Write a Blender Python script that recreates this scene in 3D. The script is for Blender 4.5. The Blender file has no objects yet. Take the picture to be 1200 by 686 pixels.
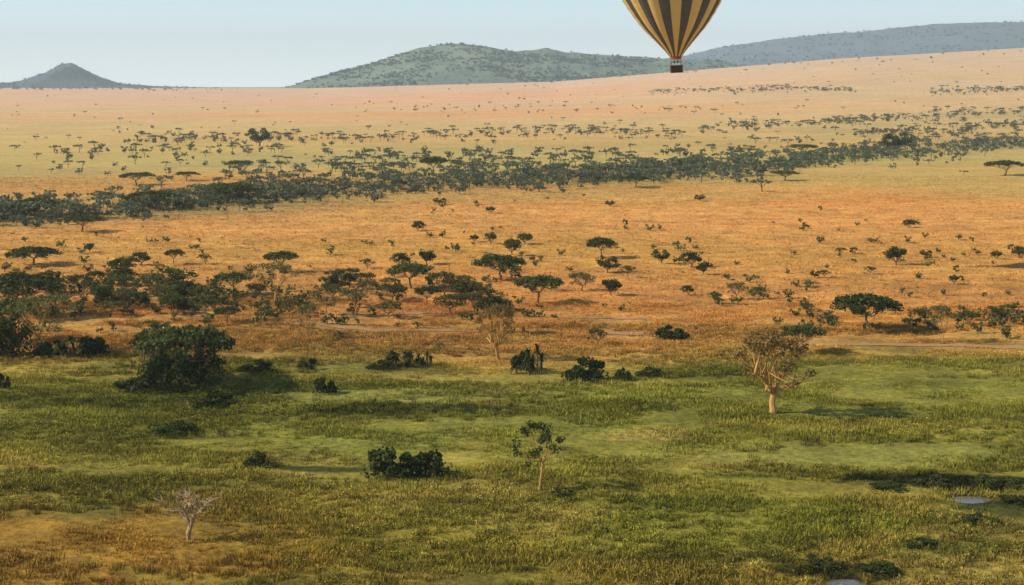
import bpy, math, random
import numpy as np
from mathutils import Vector, Matrix
S=bpy.context.scene
rng=np.random.default_rng(7); random.seed(7)
H=45.0; F=1903.0; VH=102.0
# ------------------------------------------------------------ noise
def _h(ix,iy,s):
    n=(ix.astype(np.int64)*374761393+iy.astype(np.int64)*668265263+s*982451653)&0xffffffff
    n=((n^(n>>13))*1274126177)&0xffffffff
    n=(n^(n>>16))&0xffffff
    return n/float(0xffffff)
def vnoise(x,y,s):
    ix=np.floor(x);iy=np.floor(y);fx=x-ix;fy=y-iy
    fx=fx*fx*(3-2*fx);fy=fy*fy*(3-2*fy)
    a=_h(ix,iy,s);b=_h(ix+1,iy,s);c=_h(ix,iy+1,s);d=_h(ix+1,iy+1,s)
    return (a*(1-fx)+b*fx)*(1-fy)+(c*(1-fx)+d*fx)*fy
def fbm(x,y,size,oc=3,s=1):
    x=np.asarray(x,float)/size;y=np.asarray(y,float)/size
    t=0;a=.5;w=0
    for i in range(oc):
        t=t+a*vnoise(x+i*17.3,y-i*9.1,s+i*31);w+=a
        x,y=(x*1.7+y*1.1),(y*1.7-x*1.1);a*=.55
    return t/w
def sst(x,a,b):
    t=np.clip((x-a)/(b-a),0,1);return t*t*(3-2*t)
def lin(c):
    c=np.asarray(c,float)/255.
    return np.where(c<=.04045,c/12.92,((c+.055)/1.055)**2.4)
ILL=np.array([1.05,1.0,1.08])
def alb(c): return lin(c)/ILL
def albn(c): # near meadow colours: a little yellower
    return alb((min(255,c[0]*1.07),c[1]*1.0,c[2]*.90))
# ------------------------------------------------------------ terrain
CU=[-200,0,360,500,650,800,1000,1200,1500]
CV=[104,104,104,100,96,84,69,58,45]
CT=[(u-600)/F for u in CU]; CA=[45+(VH-v)*5000/F for v in CV]
def flat(u,v):
    y=H*F/(v-VH);return ((u-600)/F*y,y)
POOLS=[(flat(1137,584),1.2,1.0),(flat(992,682),.9,.7)]
def terrain(x,y):
    x=np.asarray(x,float);y=np.asarray(y,float)
    t=x/np.maximum(y,60)
    A=np.interp(t,CT,CA)
    z=A*sst(y,1200,5000)
    z=z+(fbm(x,y,420,2,5)-.5)*4*sst(y,250,900)*(1-.3*sst(y,2500,4500))
    z=z+(fbm(x,y,55,3,9)-.5)*1.4*(1-sst(y,900,2500))
    z=z+(fbm(x,y,7,4,11)-.5)*.8*(1-sst(y,400,900))
    for (p,rx,ry) in POOLS:
        d=np.sqrt(((x-p[0])/rx)**2+((y-p[1])/ry)**2)+(fbm(x,y,1.5,2,77)-.5)*.7
        k=1-sst(d,.9,5.0)
        z=z*(1-k)+(-.28)*k
    return z
def poold(x,y):
    r=np.full(np.shape(x),9.)
    for (p,rx,ry) in POOLS: r=np.minimum(r,np.sqrt(((x-p[0])/rx)**2+((y-p[1]+.8)/(ry*1.5))**2))
    return r
_ys=np.exp(np.linspace(math.log(70),math.log(6500),3200))
def at(u,v):
    t=(u-600)/F
    z=terrain(t*_ys,_ys); vv=VH+(H-z)/_ys*F
    i=int(np.argmax(vv<=v))
    if vv[i]>v: i=len(_ys)-1
    y=_ys[i]
    if i>0 and vv[i]<=v:
        k=(vv[i-1]-v)/max(vv[i-1]-vv[i],1e-6);y=_ys[i-1]+(y-_ys[i-1])*k
    return float(t*y),float(y),float(terrain(t*y,y))
BU=[-200,-60,80,150,250,330,420,520,600,700,800,900,1000,1100,1260,1500]
BV=[264,256,250,244,234,229,220,214,209,207,199,193,182,172,162,152]
BT=[(u-600)/F for u in BU];BY=[]
for u,v in zip(BU,BV): BY.append(at(u,v)[1])
# ------------------------------------------------------------ ground colours (world-space zones, distance haze painted into the far ones)
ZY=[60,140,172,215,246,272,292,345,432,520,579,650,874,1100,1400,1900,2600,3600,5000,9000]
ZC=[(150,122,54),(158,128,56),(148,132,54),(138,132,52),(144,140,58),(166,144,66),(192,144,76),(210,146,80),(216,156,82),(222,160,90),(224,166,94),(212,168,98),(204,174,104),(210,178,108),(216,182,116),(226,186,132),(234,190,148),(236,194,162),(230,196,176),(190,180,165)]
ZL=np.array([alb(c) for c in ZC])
PATCH=[ # u,v,ru,rv,colour,strength,smooth
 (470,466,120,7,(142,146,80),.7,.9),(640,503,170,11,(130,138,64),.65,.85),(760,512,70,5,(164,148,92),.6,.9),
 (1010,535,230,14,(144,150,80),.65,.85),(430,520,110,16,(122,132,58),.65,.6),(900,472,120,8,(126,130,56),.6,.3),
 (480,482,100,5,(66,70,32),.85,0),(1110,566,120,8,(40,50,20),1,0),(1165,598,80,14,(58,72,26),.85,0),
 (650,576,40,4,(56,62,28),.85,0),(350,549,90,3,(50,56,26),.9,0),(90,640,230,40,(168,128,56),.65,0),  # first entry: fever tree's cast shadow painted into the ground colour
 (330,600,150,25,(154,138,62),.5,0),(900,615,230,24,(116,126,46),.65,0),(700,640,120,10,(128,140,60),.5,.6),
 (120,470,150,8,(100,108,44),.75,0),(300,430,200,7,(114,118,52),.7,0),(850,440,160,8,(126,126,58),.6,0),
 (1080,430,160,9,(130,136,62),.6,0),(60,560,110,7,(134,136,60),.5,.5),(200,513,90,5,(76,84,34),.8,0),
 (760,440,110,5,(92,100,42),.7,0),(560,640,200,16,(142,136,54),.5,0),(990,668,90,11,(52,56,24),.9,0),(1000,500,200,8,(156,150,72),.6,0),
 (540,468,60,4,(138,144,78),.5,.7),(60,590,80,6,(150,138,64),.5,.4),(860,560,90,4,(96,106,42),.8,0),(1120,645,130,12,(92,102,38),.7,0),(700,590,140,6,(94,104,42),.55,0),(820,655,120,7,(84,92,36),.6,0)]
PW=[]
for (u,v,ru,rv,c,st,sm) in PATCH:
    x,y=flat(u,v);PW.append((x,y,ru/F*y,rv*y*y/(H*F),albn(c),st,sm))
def gcol(x,y):
    x=np.asarray(x,float);y=np.asarray(y,float)
    t=x/np.maximum(y,60)
    yy=y*(1+(fbm(x,y,70,3,21)-.5)*.22)*(1+(fbm(x/4,y,260,2,23)-.5)*.18)
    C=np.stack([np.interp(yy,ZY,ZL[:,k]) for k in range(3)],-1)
    far=sst(y,290,420)
    a=fbm(x/2.2,y,90,3,31)
    a2=fbm(x/3,y,420,3,33)
    w=np.clip((np.where(y<900,a,a2)-.5)*3.2,-1,1)[...,None]
    red=np.array([1.07,.88,.76]);grn=np.array([.94,1.02,.94])
    tint=np.where(w>0,1+(red-1)*w,1+(grn-1)*(-w))
    C=C*(1+(tint-1)*(.45+.55*far[...,None])*(1-.4*sst(y,2000,4000)[...,None]))
    nr=1-sst(y,270,330)
    b=fbm(x/1.6,y,14,4,41)
    k=(np.clip((b-.54)*5,0,1)*nr*.55)[...,None]
    C=C*(1-k)+albn((104,110,46))*k
    k=(np.clip((.46-b)*6,0,1)*nr*.6)[...,None]
    C=C*(1-k)+alb((178,154,78))*k
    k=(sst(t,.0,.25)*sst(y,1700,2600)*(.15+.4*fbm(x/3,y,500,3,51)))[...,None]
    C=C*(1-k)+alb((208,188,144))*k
    by=np.interp(t,BT,BY)
    q=(y-by)/(by*.10)+(fbm(x/3,y,120,3,55)-.5)*2.4
    k=(np.exp(-q*q)*.6)[...,None]
    C=C*(1-k)+alb((138,134,86))*k
    q=(y-by*1.45)/(by*.14)+(fbm(x/3,y,160,3,57)-.5)*2.4
    k=(np.exp(-q*q)*.35)[...,None]
    C=C*(1-k)+alb((170,158,108))*k
    k=(np.exp(-(((x+75)/62)**2+((y-345)/48)**2))*.45*np.clip((fbm(x,y,18,3,59)-.3)*3,0,1))[...,None]
    C=C*(1-k)+alb((134,126,66))*k
    sm=np.zeros_like(x)
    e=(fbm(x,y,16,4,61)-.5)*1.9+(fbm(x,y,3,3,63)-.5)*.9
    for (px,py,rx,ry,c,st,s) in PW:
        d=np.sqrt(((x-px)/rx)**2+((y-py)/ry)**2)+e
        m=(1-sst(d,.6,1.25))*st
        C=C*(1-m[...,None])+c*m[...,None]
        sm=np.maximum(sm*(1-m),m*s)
    v=1+(fbm(x/1.5,y,5,3,71)-.5)*.7*(1-sst(y,500,900))+(fbm(x/2,y,28,3,73)-.5)*.3
    return C*v[...,None],sm
# ------------------------------------------------------------ mesh helpers
def link(o):
    S.collection.objects.link(o);return o
def fastmesh(name,V,Fc,col=None,smooth=False):
    m=bpy.data.meshes.new(name);n=len(V);k=Fc.shape[1];nf=len(Fc)
    m.vertices.add(n);m.vertices.foreach_set('co',np.ascontiguousarray(V,dtype=np.float32).ravel())
    m.loops.add(nf*k);m.loops.foreach_set('vertex_index',np.ascontiguousarray(Fc,dtype=np.int32).ravel())
    m.polygons.add(nf);m.polygons.foreach_set('loop_start',np.arange(0,nf*k,k,dtype=np.int32))
    if smooth:m.polygons.foreach_set('use_smooth',np.ones(nf,dtype=bool))
    m.update(calc_edges=True)
    if col is not None:
        a=m.attributes.new('col','FLOAT_COLOR','POINT')
        c=np.ones((n,4),np.float32);c[:,:3]=col;a.data.foreach_set('color',c.ravel())
    return m
def nodes(name,rough=.9):
    m=bpy.data.materials.new(name);m.use_nodes=True
    nt=m.node_tree;b=nt.nodes['Principled BSDF'];b.inputs['Roughness'].default_value=rough
    b.inputs['Specular IOR Level'].default_value=.15
    return m,nt,b
def N(nt,t,**k):
    n=nt.nodes.new(t)
    for a,v in k.items():
        if hasattr(n,a): setattr(n,a,v)
        else: n.inputs[a].default_value=v
    return n
def mixc(nt,bt,fac,a,b):
    n=nt.nodes.new('ShaderNodeMix');n.data_type='RGBA';n.blend_type=bt
    for i,v in ((0,fac),(6,a),(7,b)):
        if isinstance(v,bpy.types.NodeSocket): nt.links.new(v,n.inputs[i])
        elif isinstance(v,(int,float)): n.inputs[i].default_value=v
        else: n.inputs[i].default_value=(*v[:3],1)
    return n.outputs[2]
def mrange(nt,v,a,b,c,d):
    n=nt.nodes.new('ShaderNodeMapRange')
    nt.links.new(v,n.inputs[0])
    for i,q in enumerate((a,b,c,d)): n.inputs[i+1].default_value=q
    return n.outputs[0]
def noise(nt,vec,scale,det=4,rough=.6):
    n=nt.nodes.new('ShaderNodeTexNoise');n.inputs['Scale'].default_value=scale
    n.inputs['Detail'].default_value=det;n.inputs['Roughness'].default_value=rough
    if vec is not None: nt.links.new(vec,n.inputs['Vector'])
    return n.outputs[0]
# ground material
gm,nt,b=nodes('savanna_ground_mat',.95)
at_=N(nt,'ShaderNodeAttribute');at_.attribute_name='col'
geo=N(nt,'ShaderNodeNewGeometry');P=geo.outputs['Position']
n1=mrange(nt,noise(nt,P,.9,5,.7),.3,.7,.55,1.42)
n2=mrange(nt,noise(nt,P,.16,4,.6),.3,.7,.82,1.18)
mm=N(nt,'ShaderNodeMath',operation='MULTIPLY');nt.links.new(n1,mm.inputs[0]);nt.links.new(n2,mm.inputs[1])
cmb=N(nt,'ShaderNodeCombineColor')
for i in range(3): nt.links.new(mm.outputs[0],cmb.inputs[i])
c=mixc(nt,'MULTIPLY',1.0,at_.outputs['Color'],cmb.outputs[0])
nt.links.new(c,b.inputs['Base Color'])
bp=N(nt,'ShaderNodeBump');bp.inputs['Strength'].default_value=.6;bp.inputs['Distance'].default_value=.4
nt.links.new(noise(nt,P,1.3,5,.7),bp.inputs['Height']);nt.links.new(bp.outputs[0],b.inputs['Normal'])
# ------------------------------------------------------------ ground sheet
ys=list(H*F/(np.arange(800,145,-1.1)-VH))
y=ys[-1]
while y<15000: y*=1.009;ys.append(y)
ys+= [20000,30000,45000]
ys=[-3000,-1500,-700,-300,-100,0,40,70,95]+[q for q in ys if q>100]
ys=np.array(ys)
ts=np.concatenate([np.linspace(-2.2,-.37,30)[:-1],np.linspace(-.37,.37,470),np.linspace(.37,2.2,30)[1:]])
W=np.where(ys>60,ys,60+(60-ys)*1.0)
X=ts[None,:]*W[:,None];Y=np.repeat(ys[:,None],len(ts),1)
Z=terrain(X,Y)
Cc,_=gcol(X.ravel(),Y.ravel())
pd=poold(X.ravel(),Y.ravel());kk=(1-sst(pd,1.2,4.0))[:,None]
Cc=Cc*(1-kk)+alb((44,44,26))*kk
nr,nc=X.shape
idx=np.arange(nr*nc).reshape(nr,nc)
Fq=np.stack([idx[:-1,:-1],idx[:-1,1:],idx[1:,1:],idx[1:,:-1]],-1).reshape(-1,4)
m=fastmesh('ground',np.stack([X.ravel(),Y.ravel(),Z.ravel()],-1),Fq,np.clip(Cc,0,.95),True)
m.materials.append(gm);g=link(bpy.data.objects.new('savanna_ground',m))
# ------------------------------------------------------------ scatter helper
vm,nt,b=nodes('grass_mat',.85)
a=N(nt,'ShaderNodeAttribute');a.attribute_name='col'
nt.links.new(a.outputs['Color'],b.inputs['Base Color'])
def tuft(nb,rad,h,wd,seed):
    r=np.random.default_rng(seed);V=[]
    for i in range(nb):
        an=r.uniform(0,6.283);q=rad*math.sqrt(r.uniform(0,1));bx,by=q*math.cos(an),q*math.sin(an)
        a2=r.uniform(0,6.283);w=wd*r.uniform(.6,1.3);hh=h*r.uniform(.6,1.15)*(1-.35*(q/rad)**2)
        lx=bx*.7+r.normal(0,.14)*h;ly=by*.7+r.normal(0,.14)*h
        dx,dy=math.cos(a2)*w,math.sin(a2)*w
        V+=[(bx-dx,by-dy,-.08),(bx+dx,by+dy,-.08),(bx+lx,by+ly,hh)]
    return np.array(V),np.arange(nb*3).reshape(-1,3)
def leafblob(n,rx,rz,s,seed,zc=None,up=.3):
    r=np.random.default_rng(seed);V=[]
    for i in range(n):
        d=r.normal(size=3);d/=np.linalg.norm(d);q=r.uniform(.35,1)**.5
        p=d*q*np.array([rx,rx,rz])*(1+.25*math.sin(5*d[0]+3*d[1]+seed))
        p[2]+= rz if zc is None else zc
        if p[2]<.02:p[2]=.05
        nrm=r.normal(size=3);nrm[2]+=up;nrm/=np.linalg.norm(nrm)
        t=np.cross(nrm,r.normal(size=3));t/=np.linalg.norm(t);bb=np.cross(nrm,t)
        k=s*r.uniform(.6,1.3)
        V+=[p-t*k*.5-bb*k*.3,p+t*k*.5-bb*k*.4,p+t*k*.4+bb*k*.45,p-t*k*.45+bb*k*.35]
    return np.array(V),np.arange(n*4).reshape(-1,4)
def scatter(name,temps,x,y,z,sx,sz,mat,col=None,vj=.12,hg=None):
    Vs=[];Fs=[];Cs=[];off=0
    n=len(x);pick=rng.integers(0,len(temps),n);rot=rng.uniform(0,6.283,n)
    for ti,(V,Fc) in enumerate(temps):
        s=np.where(pick==ti)[0]
        if len(s)==0: continue
        c=np.cos(rot[s])[:,None];sn=np.sin(rot[s])[:,None]
        A=V[None,:,0]*sx[s][:,None];B=V[None,:,1]*sx[s][:,None]
        P=np.stack([A*c-B*sn+x[s][:,None],A*sn+B*c+y[s][:,None],V[None,:,2]*sz[s][:,None]+z[s][:,None]],-1)
        Vs.append(P.reshape(-1,3))
        nv=len(V)
        Fs.append((Fc[None]+ (np.arange(len(s))*nv)[:,None,None]+off).reshape(-1,Fc.shape[1]))
        off+=nv*len(s)
        if col is not None:
            cc=np.repeat(col[s][:,None,:],nv,1)
            k=Fc.shape[1];nf=nv//k
            j=np.repeat(1+rng.normal(0,vj,(len(s),nf)),k,1)[...,None]
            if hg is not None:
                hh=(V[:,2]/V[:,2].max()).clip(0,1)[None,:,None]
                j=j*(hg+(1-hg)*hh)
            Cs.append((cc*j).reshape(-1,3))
    m=fastmesh(name,np.concatenate(Vs),np.concatenate(Fs),np.clip(np.concatenate(Cs),.004,.95) if col is not None else None)
    m.materials.append(mat);return link(bpy.data.objects.new(name,m))
# ------------------------------------------------------------ hills
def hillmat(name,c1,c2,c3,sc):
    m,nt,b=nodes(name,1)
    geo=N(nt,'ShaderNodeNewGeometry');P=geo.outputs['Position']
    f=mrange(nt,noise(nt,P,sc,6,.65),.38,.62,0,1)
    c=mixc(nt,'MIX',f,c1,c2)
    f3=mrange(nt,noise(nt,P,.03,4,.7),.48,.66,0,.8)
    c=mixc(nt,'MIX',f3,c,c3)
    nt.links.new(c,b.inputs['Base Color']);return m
def hill(name,y0,prof,wid,mat,seed,rough=14,nt_=0,tcol=None,ts=(.9,1.6)):
    us=[p[0] for p in prof];vs=[p[1] for p in prof]
    xs=np.array([(u-600)/F*y0 for u in us]);zs=np.array([45+(VH-v)*y0/F for v in vs])
    base=20
    def hz(X,Y):
        pr=np.interp(X+(fbm(X,Y,260,2,seed+3)-.5)*120,xs,zs)-base
        k=np.clip(1-np.abs((Y-y0)/wid),0,1)**.85
        ridg=(fbm(X,Y,300,5,seed)-.5)*rough*5
        fine=(fbm(X,Y,50,3,seed+9)-.5)*rough*.8
        return base+pr*k+(ridg*np.sin(k*math.pi)+fine)*np.clip(pr/120,0,1)
    gx=np.linspace(xs[0],xs[-1],340);gy=np.linspace(y0-wid,y0+wid,110)
    X,Y=np.meshgrid(gx,gy);Z=hz(X,Y)
    Z[0]-=60;Z[-1]-=60
    idx=np.arange(X.size).reshape(X.shape)
    Fq=np.stack([idx[:-1,:-1],idx[:-1,1:],idx[1:,1:],idx[1:,:-1]],-1).reshape(-1,4)
    m=fastmesh(name,np.stack([X.ravel(),Y.ravel(),Z.ravel()],-1),Fq,None,True);m.materials.append(mat)
    link(bpy.data.objects.new(name,m))
    if nt_:
        x=rng.uniform(xs[0],xs[-1],nt_);y=y0-wid*rng.uniform(0,1,nt_)**1.0+20
        cl=fbm(x,y,220,3,seed+40);k=rng.uniform(0,1,nt_)<np.clip((cl-.40)*4,.08,1)
        x,y=x[k],y[k];s=rng.uniform(ts[0],ts[1],len(x))
        T=[leafblob(14,4.2,2.4,3.2,seed+i,up=.8) for i in range(4)]
        scatter('hillside_trees',T,x,y,hz(x,y)-.5,s,s,vm,np.tile(tcol,(len(x),1)),.15)
hm1=hillmat('hazed_scrub_mat',alb((138,154,132)),alb((106,128,124)),alb((90,114,118)),.004)  # blue-grey distance haze painted into all hill and hillside tree colours
hm2=hillmat('hazed_far_hill_mat',alb((94,120,136)),alb((84,110,132)),alb((74,102,126)),.004)
hm3=hillmat('hazed_mountain_mat',alb((112,138,156)),alb((98,128,150)),alb((88,118,142)),.003)
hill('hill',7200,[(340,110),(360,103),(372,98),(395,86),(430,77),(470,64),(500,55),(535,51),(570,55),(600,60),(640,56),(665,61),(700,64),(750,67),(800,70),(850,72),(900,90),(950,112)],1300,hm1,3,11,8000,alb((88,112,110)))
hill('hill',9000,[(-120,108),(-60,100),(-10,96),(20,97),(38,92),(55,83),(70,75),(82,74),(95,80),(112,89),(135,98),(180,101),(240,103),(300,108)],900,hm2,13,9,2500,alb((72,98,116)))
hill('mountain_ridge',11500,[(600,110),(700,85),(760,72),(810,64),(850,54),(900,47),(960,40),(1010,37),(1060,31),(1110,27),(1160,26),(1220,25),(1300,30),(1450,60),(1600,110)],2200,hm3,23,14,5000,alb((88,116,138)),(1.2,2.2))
# ------------------------------------------------------------ grass
def field(n,y0,y1,tm=.36):
    y=np.sqrt(rng.uniform(y0*y0,y1*y1,n));x=rng.uniform(-tm,tm,n)*y
    return x,y
x,y=field(150000,128,340)
C,sm=gcol(x,y)
dens=fbm(x/1.5,y,7,4,81);keep=(rng.uniform(0,1,len(x))<np.clip((dens-.36)*4.2,.06,1))&(sm<rng.uniform(.15,.95,len(x)))&(poold(x,y)>1.9)
x,y,C,dens=x[keep],y[keep],C[keep],dens[keep]
sc=.5+1.0*np.clip((dens-.40)*2.8,0,1)*rng.uniform(.5,1.4,len(x))
hue=rng.normal(0,1,(len(x),1))*np.array([[.13,.07,.06]])
big=fbm(x/1.5,y,4,2,83)[:,None]
Ct=C*(1.7+hue)*(.6+.8*big)
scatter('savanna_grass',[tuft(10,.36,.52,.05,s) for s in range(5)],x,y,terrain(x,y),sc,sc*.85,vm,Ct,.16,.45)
x,y=field(45000,320,800)
C,sm=gcol(x,y);sc=rng.uniform(.8,1.7,len(x))
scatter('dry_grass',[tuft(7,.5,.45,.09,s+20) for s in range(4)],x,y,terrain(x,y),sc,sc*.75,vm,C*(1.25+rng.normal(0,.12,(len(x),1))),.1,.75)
x,y=field(22000,128,310)
d=fbm(x/2.2,y,15,4,91);keep=(d>.50)&(poold(x,y)>2.2)
x,y,d=x[keep],y[keep],d[keep];C,sm=gcol(x,y);k=sm<.35;x,y,C,d=x[k],y[k],C[k],d[k]
sc=rng.uniform(.5,1.35,len(x))
C=(C*1.25+alb((104,108,34))*.2)*(1+rng.normal(0,.2,(len(x),1)))
scatter('reed_grass',[tuft(22,.5,.68,.045,s+60) for s in range(4)],x,y,terrain(x,y),sc,sc,vm,C,.2,.35)
k=(d>.56)&(rng.uniform(0,1,len(x))<.8)
x,y,C,sc=x[k]+.5,y[k]+.4,C[k]*.7,sc[k]
scatter('sedge_clumps',[leafblob(36,.5,.30,.13,s+40,up=.9) for s in range(4)],x,y,terrain(x,y),sc,sc,vm,C,.22)
# ------------------------------------------------------------ leaf / bark materials
def leafmat(name,c1,c2):
    m,nt,b=nodes(name,.8)
    geo=N(nt,'ShaderNodeNewGeometry')
    oi=N(nt,'ShaderNodeObjectInfo')
    c=mixc(nt,'MIX',geo.outputs['Random Per Island'],c1,c2)
    f=mrange(nt,oi.outputs['Random'],0,1,.75,1.3)
    cm=N(nt,'ShaderNodeCombineColor')
    for i in range(3): nt.links.new(f,cm.inputs[i])
    c=mixc(nt,'MULTIPLY',1.0,c,cm.outputs[0])
    nt.links.new(c,b.inputs['Base Color'])
    tr=N(nt,'ShaderNodeBsdfTranslucent');nt.links.new(c,tr.inputs[0])
    mx=N(nt,'ShaderNodeMixShader');mx.inputs[0].default_value=.25
    nt.links.new(b.outputs[0],mx.inputs[1]);nt.links.new(tr.outputs[0],mx.inputs[2]);nt.links.new(mx.outputs[0],nt.nodes['Material Output'].inputs[0])
    return m
def barkmat(name,c1,c2):
    m,nt,b=nodes(name,.9);geo=N(nt,'ShaderNodeNewGeometry')
    c=mixc(nt,'MIX',noise(nt,geo.outputs['Position'],2.5,4),c1,c2);nt.links.new(c,b.inputs['Base Color']);return m
L_dark=leafmat('acacia_leaf',(.045,.064,.018),(.135,.150,.042))
L_far=leafmat('hazed_acacia_leaf',(.095,.118,.072),(.175,.195,.110))  # paler, bluer copy of the acacia leaf, distance haze painted in
L_olive=leafmat('olive_leaf',(.10,.105,.03),(.21,.20,.07))
L_rust=leafmat('rust_leaf',(.14,.11,.028),(.34,.22,.07))
L_bush=leafmat('bush_leaf',(.024,.042,.011),(.09,.115,.03))
B_dark=barkmat('bark',(.13,.09,.055),(.25,.18,.11))
B_fever=barkmat('fever_bark',(.42,.23,.07),(.60,.36,.12))
B_bare=barkmat('bare_bark',(.32,.22,.12),(.46,.33,.18))
# ------------------------------------------------------------ tree builder
class MB:
    def __init__(s): s.v=[];s.f=[];s.m=[]
    def tube(s,pts,rad,sides=6,mi=0):
        rings=[]
        for i,p in enumerate(pts):
            p=Vector(p)
            d=(Vector(pts[min(i+1,len(pts)-1)])-Vector(pts[max(i-1,0)])).normalized()
            a=d.orthogonal().normalized();bb=d.cross(a)
            b0=len(s.v)
            for k in range(sides):
                an=k*2*math.pi/sides;q=p+(a*math.cos(an)+bb*math.sin(an))*rad[i];s.v.append(q[:])
            rings.append(b0)
        for i in range(len(rings)-1):
            for k in range(sides):
                k2=(k+1)%sides
                s.f.append((rings[i]+k,rings[i]+k2,rings[i+1]+k2,rings[i+1]+k));s.m.append(mi)
    def leaf(s,p,k,R,up=.5,mi=1):
        n=Vector((R.gauss(0,1),R.gauss(0,1),R.gauss(0,1)+up)).normalized()
        t=n.cross(Vector((R.gauss(0,1),R.gauss(0,1),R.gauss(0,1)))).normalized();b=n.cross(t)
        k*=R.uniform(.6,1.35);p=Vector(p);i=len(s.v)
        s.v+=[(p-t*k*.5-b*k*.25)[:],(p+t*k*.4-b*k*.4)[:],(p+t*k*.5+b*k*.3)[:],(p-t*k*.35+b*k*.4)[:]]
        s.f.append((i,i+1,i+2,i+3));s.m.append(mi)
    def blob(s,c,rx,rz,n,k,R,up=.5):
        for _ in range(n):
            while True:
                d=Vector((R.uniform(-1,1),R.uniform(-1,1),R.uniform(-1,1)))
                if d.length<1: break
            s.leaf((c[0]+d.x*rx,c[1]+d.y*rx,c[2]+d.z*rz),k,R,up)
    def mesh(s,name,mats):
        m=bpy.data.meshes.new(name);m.from_pydata(s.v,[],s.f)
        for q in mats:m.materials.append(q)
        m.polygons.foreach_set('material_index',s.m);m.update();return m
def bend(p0,p1,R,j,n=4,sag=0):
    p0=Vector(p0);p1=Vector(p1);L=(p1-p0).length;o=[]
    for i in range(n+1):
        t=i/n;p=p0.lerp(p1,t)
        if 0<i<n: p+=Vector((R.gauss(0,j),R.gauss(0,j),R.gauss(0,j)))*L
        p.z+=sag*L*math.sin(t*math.pi);o.append(p)
    return o
def tree(name,seed,Ht,Rc,fork=.35,base=.68,ncl=26,cr=.27,cz=.10,leaf=.34,nl=48,limbs=5,tr=.22,mats=None,flat_=True,ragged=.15,twigs=0,up=.8,lq=(.35,.62),dome=.18):
    R=random.Random(seed);M=MB()
    top=Vector((R.gauss(0,.04)*Ht,R.gauss(0,.04)*Ht,fork*Ht))
    tp=bend((0,0,-.3),top,R,.03,4);M.tube(tp,[tr*1.35,tr,tr*.92,tr*.85,tr*.75],8)
    lims=[]
    a0=R.uniform(0,6.28)
    for i in range(limbs):
        an=a0+i*6.283/limbs+R.gauss(0,.25);q=R.uniform(*lq)*Rc
        e=Vector((math.cos(an)*q,math.sin(an)*q,Ht*R.uniform(base-.06,base+.10)))
        pts=bend(top,e,R,.045,5,-.05);M.tube(pts,[tr*.6,tr*.5,tr*.42,tr*.34,tr*.27,tr*.2],6);lims.append(pts)
    for i in range(ncl):
        an=i*2.39996+R.gauss(0,.3);q=math.sqrt((i+.5)/ncl)*Rc*R.uniform(1-ragged,1+ragged*.6)
        if flat_: zt=Ht*(1-cz*.8)-Ht*dome*(q/Rc)**2+R.gauss(0,.02+.05*ragged)*Ht-(R.random()<.3)*Ht*ragged*.7*R.random()
        else:
            hh=math.sqrt(max(0,1-(q/Rc)**2*.8));mid=(base+1)/2
            zt=Ht*(mid+(1-base)/2*hh*R.uniform(-1,1))
        c=Vector((math.cos(an)*q,math.sin(an)*q,zt))
        best=min(lims,key=lambda L:(L[-1]-c).length);st=best[R.choice([2,3,4])]
        M.tube(bend(st,c,R,.06,3,-.03),[tr*.26,tr*.18,tr*.12,tr*.06],4)
        for _ in range(twigs):
            e=c+Vector((R.gauss(0,cr*Rc*.7),R.gauss(0,cr*Rc*.7),R.gauss(0,cz*Ht)));M.tube([c.lerp(st,.3),e],[tr*.09,tr*.03],3)
        s=R.uniform(.7,1.25)
        M.blob(c,cr*Rc*s,cz*Ht*s,int(nl*s),leaf,R,up)
    return M.mesh(name,mats)
def bush(name,seed,Ht,Rc,n=1500,leaf=.3,mats=None,lob=11):
    R=random.Random(seed);M=MB()
    for i in range(lob):
        an=R.uniform(0,6.28);q=Rc*.85*math.sqrt(R.random());s=R.uniform(.4,1)
        c=Vector((math.cos(an)*q,math.sin(an)*q,Ht*R.uniform(.25,.8)*(1-.35*(q/Rc)**2)))
        M.tube(bend((R.gauss(0,.1)*Rc,R.gauss(0,.1)*Rc,-.1),c,R,.06,3),[.12,.09,.06,.03],4)
        M.blob(c,Rc*.32*s,min(Ht*.26*s,c.z),n//lob,leaf,R,.4)
    for i in range(n//8):
        an=R.uniform(0,6.28);q=Rc*math.sqrt(R.random())
        M.leaf((math.cos(an)*q,math.sin(an)*q,R.uniform(.03,.35)*Ht),leaf,R,.4)
    return M.mesh(name,mats)
def palms(name,seed,Ht,Rc,mats):
    R=random.Random(seed);M=MB()
    for c in range(9):
        an=R.uniform(0,6.28);q=Rc*.7*math.sqrt(R.random());hb=Ht*R.uniform(.2,.62)
        b0=Vector((math.cos(an)*q,math.sin(an)*q,0));cr=b0+Vector((R.gauss(0,.3),R.gauss(0,.3),hb))
        M.tube([b0-Vector((0,0,.2)),cr],[.18,.14],6)
        for k in range(26):
            a=R.uniform(0,6.28);el=R.uniform(-.3,1.3);L=R.uniform(.7,1.1)*Ht*.42
            d=Vector((math.cos(a)*math.cos(el),math.sin(a)*math.cos(el),math.sin(el)))
            p=cr.copy();side=d.cross(Vector((0,0,1))).normalized();w=.16
            prev=None
            for j in range(6):
                t=j/5;q2=p+d*L*t+Vector((0,0,-.55*L*t*t));ww=w*(1-t*.85)*(1.5 if j else .4)
                i=len(M.v);M.v+=[(q2-side*ww+Vector((0,0,-.06)))[:],(q2+side*ww+Vector((0,0,-.06)))[:]]
                if prev is not None: M.f.append((prev,prev+1,i+1,i));M.m.append(1)
                prev=i
    return M.mesh(name,mats)
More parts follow.
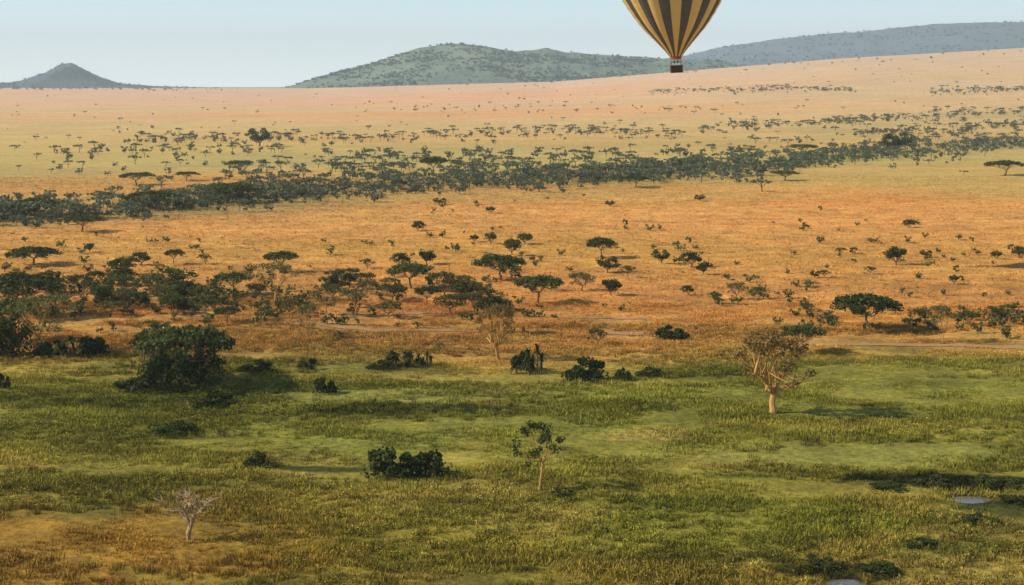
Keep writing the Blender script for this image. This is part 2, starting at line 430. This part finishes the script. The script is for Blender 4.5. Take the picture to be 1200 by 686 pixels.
def bare(name,seed,Ht,mats,spread=.75):
    R=random.Random(seed);M=MB()
    def rec(p,d,L,r,k):
        e=p+d*L;mid=p.lerp(e,.5)+Vector((R.gauss(0,.05),R.gauss(0,.05),R.gauss(0,.03)))*L
        M.tube([p,mid,e],[r,r*.82,r*.68],5 if k<3 else 3)
        if k>=5: return
        for i in range(R.choice([2,3]) if k<4 else 2):
            nd=(d+Vector((R.gauss(0,spread),R.gauss(0,spread),R.gauss(.12,.35)))).normalized()
            rec(e,nd,L*R.uniform(.65,.9),r*.68,k+1)
    rec(Vector((0,0,-.2)),Vector((.03,0,1)),Ht*.26,.2,0)
    for i in range(2):
        rec(Vector((0,0,.2)),Vector((R.gauss(0,.5),R.gauss(0,.5),1)).normalized(),Ht*.25,.12,1)
    return M.mesh(name,mats)
TM={}
TM['umb']=[tree('acacia_umb%d'%i,100+i,7,4.6,fork=.38,base=.68,ncl=34,cr=.25,cz=.10,leaf=.38,nl=70,mats=[B_dark,L_dark]) for i in range(5)]
TM['dome']=[tree('acacia_dome%d'%i,150+i,7,4.6,fork=.36,base=.62,ncl=46,cr=.22,cz=.13,leaf=.34,nl=80,mats=[B_dark,L_bush],ragged=.05,dome=.26) for i in range(2)]
TM['rnd']=[tree('acacia_rnd%d'%i,200+i,5,2.6,fork=.22,base=.34,ncl=26,cr=.34,cz=.14,leaf=.36,nl=56,mats=[B_dark,L_dark],flat_=False) for i in range(4)]
TM['irr']=[tree('acacia_irr%d'%i,300+i,6.5,3.6,fork=.28,base=.55,ncl=24,cr=.26,cz=.11,leaf=.36,nl=46,mats=[B_dark,L_olive if i%2 else L_dark],flat_=True,ragged=.4,limbs=6) for i in range(4)]
TM['fev']=[tree('fever%d'%i,400+i,9,4.4,fork=.30,base=.6,ncl=26,cr=.22,cz=.065,leaf=.32,nl=44,limbs=6,tr=.22,mats=[B_fever,L_olive],ragged=.5,twigs=3,lq=(.4,.8)) for i in range(4)]
TM['fevd']=[tree('feverd%d'%i,450+i,9,3.8,fork=.42,base=.62,ncl=26,cr=.22,cz=.055,leaf=.30,nl=50,limbs=7,tr=.2,mats=[B_fever,L_dark],ragged=.55,twigs=2,lq=(.5,.95),dome=.25) for i in range(2)]
TM['rust']=[tree('rust%d'%i,500+i,10.5,4.8,fork=.22,base=.62,ncl=46,cr=.18,cz=.065,leaf=.30,nl=42,limbs=9,tr=.42,mats=[B_fever,L_rust],ragged=.45,twigs=4,lq=(.5,.95)) for i in range(2)]
TM['bush']=[bush('bush%d'%i,600+i,2.6,2.8,1900,.24,[B_dark,L_bush],14) for i in range(4)]
TM['thick']=[bush('thick%d'%i,650+i,7,5.4,4400,.36,[B_dark,L_bush],26) for i in range(2)]
TM['palm']=[palms('palm%d'%i,700+i,3.4,3.4,[B_dark,L_bush]) for i in range(3)]
TM['bare']=[bare('bare%d'%i,800+i,6,[B_bare]) for i in range(1)]
DIM={}
for k in TM:
    hs=[];ws=[]
    for m in TM[k]:
        co=np.empty(len(m.vertices)*3,np.float32);m.vertices.foreach_get('co',co);co=co.reshape(-1,3)
        hs.append(np.percentile(co[:,2],99.7));ws.append(np.percentile(co[:,0],99.3)-np.percentile(co[:,0],.7))
    DIM[k]=(hs,ws)
NM={'umb':'umbrella_acacia_tree','dome':'umbrella_acacia_tree','rnd':'acacia_tree','irr':'thorn_acacia_tree','fev':'fever_tree','fevd':'fever_tree','rust':'fever_tree','bush':'bush','thick':'thicket','palm':'wild_date_palm','bare':'bare_tree'}
def put(k,u,v,h,w):
    x,y,z=at(u,v);px=y/F
    i=random.randrange(len(TM[k]));o=bpy.data.objects.new(NM[k],TM[k][i]);link(o)
    sz=h*px/DIM[k][0][i];sx=w*px/DIM[k][1][i]
    rz=random.uniform(-.35,.35)+random.choice([0,math.pi])
    o.location=(x,y,z-.05);o.scale=(sx,sx*random.uniform(.9,1.1),sz);o.rotation_euler=(0,0,rz)
    return o
TR=[('rust',905,484,98,84),('umb',940,414,33,50),('fevd',632,574,82,66),('bare',222,632,62,84),('rust',584,421,66,46),('umb',578,392,46,44),
('thick',196,458,46,54),('umb',240,446,60,66),('thick',236,448,36,50),('umb',180,442,58,50),('umb',214,457,76,96),('fev',45,416,72,84),('thick',12,418,48,54),('umb',30,372,52,84),('umb',4,400,50,60),
('fev',360,398,42,38),('fev',323,352,44,64),('dome',1014,388,44,74),('fev',1105,401,44,32),
('palm',620,437,34,40),('bush',612,434,24,24),('bush',685,446,27,48),('bush',460,558,34,62),('bush',508,558,29,38),('bush',484,557,22,30),('bush',300,545,16,26),
('bush',250,478,20,46),('bush',155,458,16,44),('palm',88,416,22,46),('bush',112,416,20,36),('palm',470,430,20,36),('palm',492,428,16,34),('bush',445,432,10,30),('bush',380,460,18,26),
('bush',300,435,13,40),('bush',360,434,14,20),('bush',785,396,13,38),('bush',205,508,14,50),('bush',730,446,14,20),('bush',760,440,10,30),('bush',4,455,18,14),('palm',180,420,24,40),('bush',60,416,16,36),
('dome',586,328,29,56),('umb',630,356,34,54),('rnd',600,299,20,20),('rnd',615,286,13,18),('dome',705,302,24,34),('rnd',712,320,20,24),('irr',681,341,22,30),('rnd',716,346,19,24),
('rnd',775,309,17,21),('rnd',810,313,18,26),('rnd',824,322,14,16),('irr',838,356,14,18),('irr',862,351,20,20),('rnd',806,346,12,15),('rnd',1050,311,22,27),('rnd',1065,267,10,14),
('rnd',490,271,12,16),('rnd',575,286,14,14),('rnd',556,284,9,11),('umb',481,338,29,52),('irr',520,346,28,36),('rnd',470,312,16,22),('rnd',500,310,16,20),('irr',456,373,20,30),
('irr',466,352,16,22),('irr',415,360,20,32),('fev',382,368,36,46),('irr',241,369,24,38),('umb',272,346,28,44),('irr',205,346,32,48),('irr',180,346,26,36),('rnd',165,311,16,25),
('rnd',105,296,11,11),('dome',40,311,22,58),('irr',146,347,26,40),('irr',112,352,24,36),('irr',92,344,22,34),('irr',130,372,20,38),('umb',96,272,20,50),('rnd',1195,302,13,20),
('rnd',1168,304,10,14),('rnd',1085,302,9,14),('irr',966,326,10,14),('irr',946,366,12,12),('rnd',955,326,9,12),('rnd',1118,333,11,12),('irr',1182,372,16,18),('irr',1164,378,20,22),
('irr',1136,382,18,24),('irr',1078,376,14,18),('umb',160,217,15,38),('umb',219,212,11,28),('rnd',304,172,22,27),('umb',280,202,14,32),('umb',507,204,21,30),
('umb',42,252,20,48),('rnd',1050,178,22,36),('umb',1177,206,18,46),('umb',940,182,13,30),('umb',270,238,24,62),('umb',175,245,22,50),('umb',745,220,14,32),('umb',920,212,12,32),
('irr',395,335,20,30),('irr',410,330,16,24),('irr',545,340,18,24),('irr',555,358,14,20),('irr',300,350,18,26),('irr',340,370,18,22),('irr',430,345,16,26),('irr',736,325,14,18),('irr',650,340,12,16),
('irr',60,345,20,36),('umb',20,350,30,56),('irr',240,310,12,18),('irr',180,392,16,40),('irr',430,315,12,18),('irr',388,352,18,26),('rnd',575,250,8,12),('rnd',715,242,7,11),('rnd',515,240,8,16),('rnd',820,236,8,12),
('irr',700,405,20,22),('irr',515,415,14,12),('irr',1100,372,14,18),('irr',890,350,14,14),('irr',1020,322,10,14),('irr',985,300,10,14),
('bush',1040,572,7,44),('bush',1092,568,8,50),('bush',1168,568,9,60),('bush',1190,590,10,40),('bush',1150,612,8,44),('bush',960,664,10,44),('bush',1030,672,12,46),('bush',660,580,6,30),('bush',560,482,5,34),('bush',1080,640,9,40)]
R9=random.Random(31)
for i in range(40):
    u=R9.gauss(170,120) if i<30 else R9.uniform(380,560);v=R9.gauss(350,14)
    h=R9.uniform(13,26);TR.append((R9.choice(['umb','irr','irr','rnd']),u,v,h,h*R9.uniform(1.2,1.6)))
for t in TR: put(*t)
# ------------------------------------------------------------ distant tree masses
def fartemp(seed,flat_=True,n=80,leaf=.95):
    R=random.Random(seed);M=MB()
    Ht,Rc=(6.2,4.6) if flat_ else (5,2.8)
    M.tube([(0,0,-.3),(R.gauss(0,.3),R.gauss(0,.3),Ht*.65)],[.22,.14],4)
    for i in range(3):
        a=R.uniform(0,6.28);M.tube([(0,0,Ht*.35),(math.cos(a)*Rc*.6,math.sin(a)*Rc*.6,Ht*.8)],[.13,.07],4)
    ncl=9
    for i in range(ncl):
        an=R.uniform(0,6.28);q=Rc*math.sqrt(R.random())*.85
        z=Ht*(.84-.12*(q/Rc)**2) if flat_ else Ht*R.uniform(.3,.85)
        M.blob((math.cos(an)*q,math.sin(an)*q,z),Rc*.33,Ht*(.12 if flat_ else .17),n//ncl,leaf,R,.6)
    return np.array(M.v),np.array(M.f)
FT=[fartemp(900+i,True) for i in range(5)];FR=[fartemp(950+i,False) for i in range(4)]
def curve_scatter(pts,n,dv):
    us=np.array([p[0] for p in pts]);vs=np.array([p[1] for p in pts])
    out=[]
    for i in range(n):
        u=random.uniform(us[0],us[-1]);v=np.interp(u,us,vs)+random.gauss(0,1)*dv*(.6+.9*abs(math.sin(u*.013)+.4*math.sin(u*.041)))
        out.append(at(u,v))
    return np.array(out)
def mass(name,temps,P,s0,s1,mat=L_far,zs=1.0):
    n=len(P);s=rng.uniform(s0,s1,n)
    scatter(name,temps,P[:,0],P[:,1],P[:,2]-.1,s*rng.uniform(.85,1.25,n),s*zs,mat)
band=list(zip(BU,BV))[1:-1]
A=np.concatenate([curve_scatter(band,700,5),curve_scatter([p for p in band if p[0]>550],420,6)])
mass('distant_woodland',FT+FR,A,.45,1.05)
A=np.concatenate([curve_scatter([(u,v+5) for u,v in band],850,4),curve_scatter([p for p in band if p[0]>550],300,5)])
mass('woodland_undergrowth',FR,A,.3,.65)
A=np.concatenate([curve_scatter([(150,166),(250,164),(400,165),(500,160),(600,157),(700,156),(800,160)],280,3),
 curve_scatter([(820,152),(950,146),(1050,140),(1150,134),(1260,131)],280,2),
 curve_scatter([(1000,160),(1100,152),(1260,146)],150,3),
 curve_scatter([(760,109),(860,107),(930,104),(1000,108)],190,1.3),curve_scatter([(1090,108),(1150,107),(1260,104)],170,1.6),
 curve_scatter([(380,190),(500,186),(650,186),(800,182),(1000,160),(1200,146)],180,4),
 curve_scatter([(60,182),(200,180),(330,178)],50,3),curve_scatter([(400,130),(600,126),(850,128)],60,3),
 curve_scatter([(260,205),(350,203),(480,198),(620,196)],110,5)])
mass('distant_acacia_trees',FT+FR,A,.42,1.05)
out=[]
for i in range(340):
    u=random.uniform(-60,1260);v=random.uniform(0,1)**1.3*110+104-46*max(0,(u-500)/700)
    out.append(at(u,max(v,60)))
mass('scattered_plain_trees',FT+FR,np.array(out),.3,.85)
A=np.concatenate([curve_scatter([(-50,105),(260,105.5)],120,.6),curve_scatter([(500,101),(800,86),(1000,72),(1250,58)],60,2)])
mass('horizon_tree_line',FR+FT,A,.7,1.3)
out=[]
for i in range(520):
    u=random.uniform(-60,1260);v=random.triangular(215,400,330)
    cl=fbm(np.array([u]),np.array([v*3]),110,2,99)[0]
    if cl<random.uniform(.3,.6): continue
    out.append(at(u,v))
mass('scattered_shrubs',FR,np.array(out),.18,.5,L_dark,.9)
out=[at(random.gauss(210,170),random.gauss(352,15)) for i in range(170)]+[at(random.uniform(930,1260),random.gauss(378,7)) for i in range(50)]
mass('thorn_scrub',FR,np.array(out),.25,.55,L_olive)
# ------------------------------------------------------------ track
def track(name,pts,w,mat):
    P=[]
    us=[p[0] for p in pts];vs=[p[1] for p in pts]
    for u in np.linspace(us[0],us[-1],240):
        v=np.interp(u,us,vs);x,y,_=at(u,v);P.append((x,y))
    P=np.array(P)
    k=np.ones(13)/13
    Q=np.stack([np.convolve(np.pad(P[:,i],6,mode='edge'),k,'valid') for i in range(2)],-1)
    T=np.gradient(Q,axis=0);T/=np.linalg.norm(T,axis=1)[:,None];Nn=np.stack([-T[:,1],T[:,0]],-1)
    V=[];offs=np.linspace(-1,1,7)
    for j in offs:
        jit=(fbm(Q[:,0],Q[:,1],6,2,int(j*9)+50)-.5)*.9
        q=Q+Nn*(j*w/2+jit)[:,None];V.append(np.stack([q[:,0],q[:,1],terrain(q[:,0],q[:,1])+.12-.03*abs(j)],-1))
    V=np.array(V);n=V.shape[1];idx=np.arange(7*n).reshape(7,n)
    Fq=np.stack([idx[:-1,:-1],idx[:-1,1:],idx[1:,1:],idx[1:,:-1]],-1).reshape(-1,4)
    m=fastmesh(name,V.reshape(-1,3),Fq,None,True);m.materials.append(mat);link(bpy.data.objects.new(name,m))
tmt,nt,b=nodes('track_earth',1);geo=N(nt,'ShaderNodeNewGeometry')
nt.links.new(mixc(nt,'MIX',noise(nt,geo.outputs['Position'],.4,5),alb((154,112,78)),alb((204,160,118))),b.inputs['Base Color'])
track('dirt_track',[(130,364),(200,366),(260,371),(330,374),(385,381),(430,388),(500,387),(590,388),(690,390),(760,392),(830,400),(900,402),(1000,404),(1100,405),(1260,409)],3.0,tmt)
track('dirt_track',[(300,368),(380,372),(430,371),(520,366),(640,372),(760,374)],1.5,tmt)
# ------------------------------------------------------------ water pools
wm,nt,b=nodes('water_mat',.08);b.inputs['Base Color'].default_value=(.16,.16,.13,1);b.inputs['Specular IOR Level'].default_value=1.0
bp=N(nt,'ShaderNodeBump');bp.inputs['Strength'].default_value=.02;nt.links.new(noise(nt,None,6,2),bp.inputs['Height']);nt.links.new(bp.outputs[0],b.inputs['Normal'])
for (p,rx,ry) in POOLS:
    V=[(p[0],p[1],-.2)]+[(p[0]+math.cos(a)*rx*2,p[1]+math.sin(a)*ry*2,-.2) for a in np.linspace(0,2*math.pi,32,endpoint=False)]
    Fs=[(0,i+1,(i+1)%32+1) for i in range(32)]
    m=bpy.data.meshes.new('pool');m.from_pydata(V,[],Fs);m.materials.append(wm);link(bpy.data.objects.new('water_pool',m))
# ------------------------------------------------------------ balloon
D=400.;px=D/F
E=bpy.data.objects.new('hot_air_balloon',None);link(E)
E.location=((792-600)*px,D,45+(VH-66)*px);E.rotation_euler=(0,math.radians(-2.6),math.radians(4))
def fabric(name,c,c2):
    m,nt,b=nodes(name,.55);geo=N(nt,'ShaderNodeNewGeometry')
    f=noise(nt,geo.outputs['Position'],.5,3);cc=mixc(nt,'MIX',f,c,c2)
    nt.links.new(cc,b.inputs['Base Color'])
    tr=N(nt,'ShaderNodeBsdfTranslucent');nt.links.new(cc,tr.inputs[0])
    mx=N(nt,'ShaderNodeMixShader');mx.inputs[0].default_value=.35
    nt.links.new(b.outputs[0],mx.inputs[1]);nt.links.new(tr.outputs[0],mx.inputs[2]);nt.links.new(mx.outputs[0],nt.nodes['Material Output'].inputs[0]);return m
fy=fabric('yellow_fabric',(.90,.70,.28),(.84,.62,.22));fd=fabric('dark_fabric',(.11,.112,.10),(.14,.14,.12))
fo=fabric('scoop_fabric',(.45,.16,.06),(.35,.12,.04))
prof_h=[0,6,14,24,34,50,66,84,100,116,130,145,160,172,182,189,193]
prof_r=[7.5,12,19,28,37,48,57.5,66,71.5,74,73.5,70,61,48,32,15,.3]
NG=26;SG=6
V=[];Fs=[];MI=[]
hs=np.linspace(0,193,70)
rr=np.convolve(np.pad(np.interp(hs,prof_h,prof_r),2,mode='reflect',reflect_type='odd'),[.1,.2,.4,.2,.1],'valid');rr[-1]=.3
for i,h in enumerate(hs):
    for k in range(NG*SG):
        a=(k+SG/2)/(NG*SG)*2*math.pi;fr=(k%SG)/SG
        bul=1+.03*math.sin(fr*math.pi)-.01
        bul+=.006*math.sin(i*1.9)*math.sin(fr*math.pi)
        V.append((math.cos(a)*rr[i]*px*bul,math.sin(a)*rr[i]*px*bul,h*px))
n=NG*SG
for i in range(len(hs)-1):
    for k in range(n):
        Fs.append((i*n+k,i*n+(k+1)%n,(i+1)*n+(k+1)%n,(i+1)*n+k));MI.append((k//SG)%2)
m=bpy.data.meshes.new('envelope');m.from_pydata(V,[],Fs);m.materials.append(fy);m.materials.append(fd);m.polygons.foreach_set('material_index',MI);m.polygons.foreach_set('use_smooth',[True]*len(Fs));m.update()
o=link(bpy.data.objects.new('envelope',m));o.parent=E
V=[];Fs=[];q=48
for i,(h,r) in enumerate([(0,7.5),(-1.5,6.6),(-3,6.2),(-4,6.4)]):
    for k in range(q):
        a=k/q*2*math.pi;V.append((math.cos(a)*r*px,math.sin(a)*r*px,h*px))
for i in range(3):
    for k in range(q): Fs.append((i*q+k,i*q+(k+1)%q,(i+1)*q+(k+1)%q,(i+1)*q+k))
m=bpy.data.meshes.new('skirt');m.from_pydata(V,[],Fs);m.materials.append(fo);o=link(bpy.data.objects.new('skirt',m));o.parent=E
metal,nt,b=nodes('burner_steel',.45);b.inputs['Metallic'].default_value=.6;b.inputs['Base Color'].default_value=(.10,.09,.08,1)
wick,nt,b=nodes('wicker',.8);wv=N(nt,'ShaderNodeTexWave');wv.inputs['Scale'].default_value=9;wv.bands_direction='Z'
nt.links.new(mixc(nt,'MIX',wv.outputs[0],(.06,.025,.015),(.14,.06,.03)),b.inputs['Base Color'])
leath,_,b=nodes('leather',.6);b.inputs['Base Color'].default_value=(.035,.018,.012,1)
bw,bd,bt,bb=1.42,.85,-2.35,-4.1
M=MB()
for k in range(12):
    a=k/12*6.283;M.tube([(math.cos(a)*6.2*px,math.sin(a)*6.2*px,-4*px),(bw*.9*(1 if math.cos(a)>0 else -1),bd*.9*(1 if math.sin(a)>0 else -1),-1.5)],[.025,.025],4)
for sx in(-1,1):
    for sy in(-1,1):
        M.tube([(sx*bw*.9,sy*bd*.9,bt),(sx*bw*.9,sy*bd*.9,-1.5)],[.05,.05],6)
M.tube([(-bw*.9,-bd*.9,-1.5),(bw*.9,-bd*.9,-1.5),(bw*.9,bd*.9,-1.5),(-bw*.9,bd*.9,-1.5),(-bw*.9,-bd*.9,-1.5)],[.06]*5,6)
for bx in(-.4,.4):
    for by in(-.25,.25):
        M.tube([(bx,by,-1.75),(bx,by,-1.5),(bx,by,-1.1)],[.07,.16,.19],10)
    M.tube([(bx,-bd*.9,-1.55),(bx,bd*.9,-1.55)],[.04,.04],6)
o=link(bpy.data.objects.new('burner_frame',M.mesh('burner',[metal])));o.parent=E
import bmesh
bm=bmesh.new()
def box(bm,c,s,bev=.05,mi=0):
    r=bmesh.ops.create_cube(bm,size=1);vs=r['verts']
    for v in vs: v.co=Vector((c[0]+v.co.x*s[0],c[1]+v.co.y*s[1],c[2]+v.co.z*s[2]))
    for f in set(f for v in vs for f in v.link_faces): f.material_index=mi
    bmesh.ops.bevel(bm,geom=list(set(e for v in vs for e in v.link_edges)),offset=bev,segments=2,affect='EDGES',clamp_overlap=True)
zc=(bt+bb)/2;hh=bt-bb
for (c,s) in [((0,-bd,zc),(2*bw,.08,hh)),((0,bd,zc),(2*bw,.08,hh)),((-bw,0,zc),(.08,2*bd-.1,hh)),((bw,0,zc),(.08,2*bd-.1,hh)),((0,0,bb+.06),(2*bw-.1,2*bd-.1,.08)),((0,0,zc),(.06,2*bd-.1,hh-.2))]:
    box(bm,c,s,.02,0)
for (c,s) in [((0,-bd,bt+.03),(2*bw+.12,.17,.13)),((0,bd,bt+.03),(2*bw+.12,.17,.13)),((-bw,0,bt+.031),(.17,2*bd-.2,.13)),((bw,0,bt+.031),(.17,2*bd-.2,.13)),((0,-bd-.02,bb+.1),(2*bw+.1,.12,.22)),((0,bd+.02,bb+.1),(2*bw+.1,.12,.22))]:
    box(bm,c,s,.04,1)
m=bpy.data.meshes.new('basket');bm.to_mesh(m);m.materials.append(wick);m.materials.append(leath);o=link(bpy.data.objects.new('basket',m));o.parent=E
def person(i,x,y,shirt,skin,hair):
    v=[(0,0,0),(0,0,.35),(0,0,.52),(0,0,.62),(.2,0,.5),(.27,.05,.25),(.2,-.2,.12),(-.2,0,.5),(-.28,.02,.22),(-.18,-.2,.12),(.1,0,-.1),(.1,0,-.8),(-.1,0,-.1),(-.1,0,-.8),(0,0,.68),(0,-.01,.8)]
    e=[(0,1),(1,2),(2,3),(2,4),(4,5),(5,6),(2,7),(7,8),(8,9),(0,10),(10,11),(0,12),(12,13),(3,14),(14,15)]
    rad=[.15,.17,.15,.06,.075,.055,.04,.075,.055,.04,.1,.06,.1,.06,.085,.095]
    M=MB()
    for a,b2 in e:
        M.tube([v[a],v[b2]],[rad[a],rad[b2]],8,1 if b2>=14 or a>=14 or b2 in(6,9) else 0)
    for j in range(5):
        t0=j/5*math.pi;t1=(j+1)/5*math.pi
        M.tube([(0,-.01,.78-.13*math.cos(t0)),(0,-.01,.78-.13*math.cos(t1))],[max(.01,.105*math.sin(t0)),max(.01,.105*math.sin(t1))],10,2 if j>2 else 1)
    m=M.mesh('passenger',[shirt,skin,hair]);m.polygons.foreach_set('use_smooth',[True]*len(m.polygons))
    o=link(bpy.data.objects.new('passenger_%d'%i,m));o.parent=E;o.location=(x,y,bb+.95);o.rotation_euler=(0,0,random.uniform(-1,1))
def sm_(n,c):
    m,_,b=nodes(n,.8);b.inputs['Base Color'].default_value=(*c,1);return m
sk=sm_('skin',(.35,.2,.13));hr=sm_('hair',(.03,.02,.015))
cl=[sm_('shirt_a',(.18,.12,.08)),sm_('shirt_b',(.08,.10,.18)),sm_('shirt_c',(.30,.06,.04)),sm_('shirt_d',(.06,.06,.06))]
for i,(x,y) in enumerate([(-1.05,-.4),(-.6,-.35),(.55,-.38),(1.05,-.4),(-.8,.4),(.75,.4)]): person(i,x,y,cl[i%4],sk,hr)
# ------------------------------------------------------------ real air: thin haze volume over the whole plain
bm=bmesh.new();bmesh.ops.create_cube(bm,size=1)
for v in bm.verts: v.co=Vector((v.co.x*16000,-600+(v.co.y+.5)*15600,-80+(v.co.z+.5)*620))
m=bpy.data.meshes.new('haze');bm.to_mesh(m)
hzm=bpy.data.materials.new('haze_mat');hzm.use_nodes=True;nt=hzm.node_tree;nt.nodes.clear()
vo=nt.nodes.new('ShaderNodeOutputMaterial');vs=nt.nodes.new('ShaderNodeVolumeScatter')
vs.inputs['Color'].default_value=(.84,.97,1,1);vs.inputs['Density'].default_value=7.0e-5;vs.inputs['Anisotropy'].default_value=.1
nt.links.new(vs.outputs[0],vo.inputs['Volume']);m.materials.append(hzm)
link(bpy.data.objects.new('haze_air',m))
# ------------------------------------------------------------ light, sky, camera
EL=math.radians(33);AZ=math.radians(-94)
sd=Vector((math.cos(EL)*math.sin(AZ),math.cos(EL)*math.cos(AZ),math.sin(EL)))
l=bpy.data.lights.new('sun','SUN');l.energy=5.0;l.angle=math.radians(.5);l.color=(1,.87,.68)
o=link(bpy.data.objects.new('sun',l));o.rotation_euler=sd.to_track_quat('Z','Y').to_euler();l.energy=5.0
w=bpy.data.worlds.new('World');S.world=w;w.use_nodes=True;nt=w.node_tree
sk_=nt.nodes.new('ShaderNodeTexSky');sk_.sky_type='NISHITA';sk_.sun_disc=False;sk_.sun_elevation=EL;sk_.sun_rotation=AZ
sk_.dust_density=.3;sk_.air_density=1.0;sk_.ozone_density=2
tc=nt.nodes.new('ShaderNodeTexCoord');sp=nt.nodes.new('ShaderNodeSeparateXYZ');nt.links.new(tc.outputs['Generated'],sp.inputs[0])
hf=mrange(nt,sp.outputs['Z'],0.0,.20,.97,0)
hz=mrange(nt,sp.outputs['Z'],0.0,.06,0,1)
hc=mixc(nt,'MIX',hz,(11.2,14.6,15.6),(7.6,11.8,13.6))
nt.links.new(mixc(nt,'MIX',hf,sk_.outputs[0],hc),nt.nodes['Background'].inputs[0]);nt.nodes['Background'].inputs[1].default_value=.10
cam=bpy.data.cameras.new('camera');cam.sensor_width=36;cam.lens=18/(600/F);cam.shift_y=-241/1200;cam.clip_start=1;cam.clip_end=80000
o=link(bpy.data.objects.new('camera',cam));o.location=(0,0,H);o.rotation_euler=(math.radians(90),0,0);S.camera=o
S.view_settings.view_transform='Standard';S.view_settings.look='None';S.view_settings.exposure=0
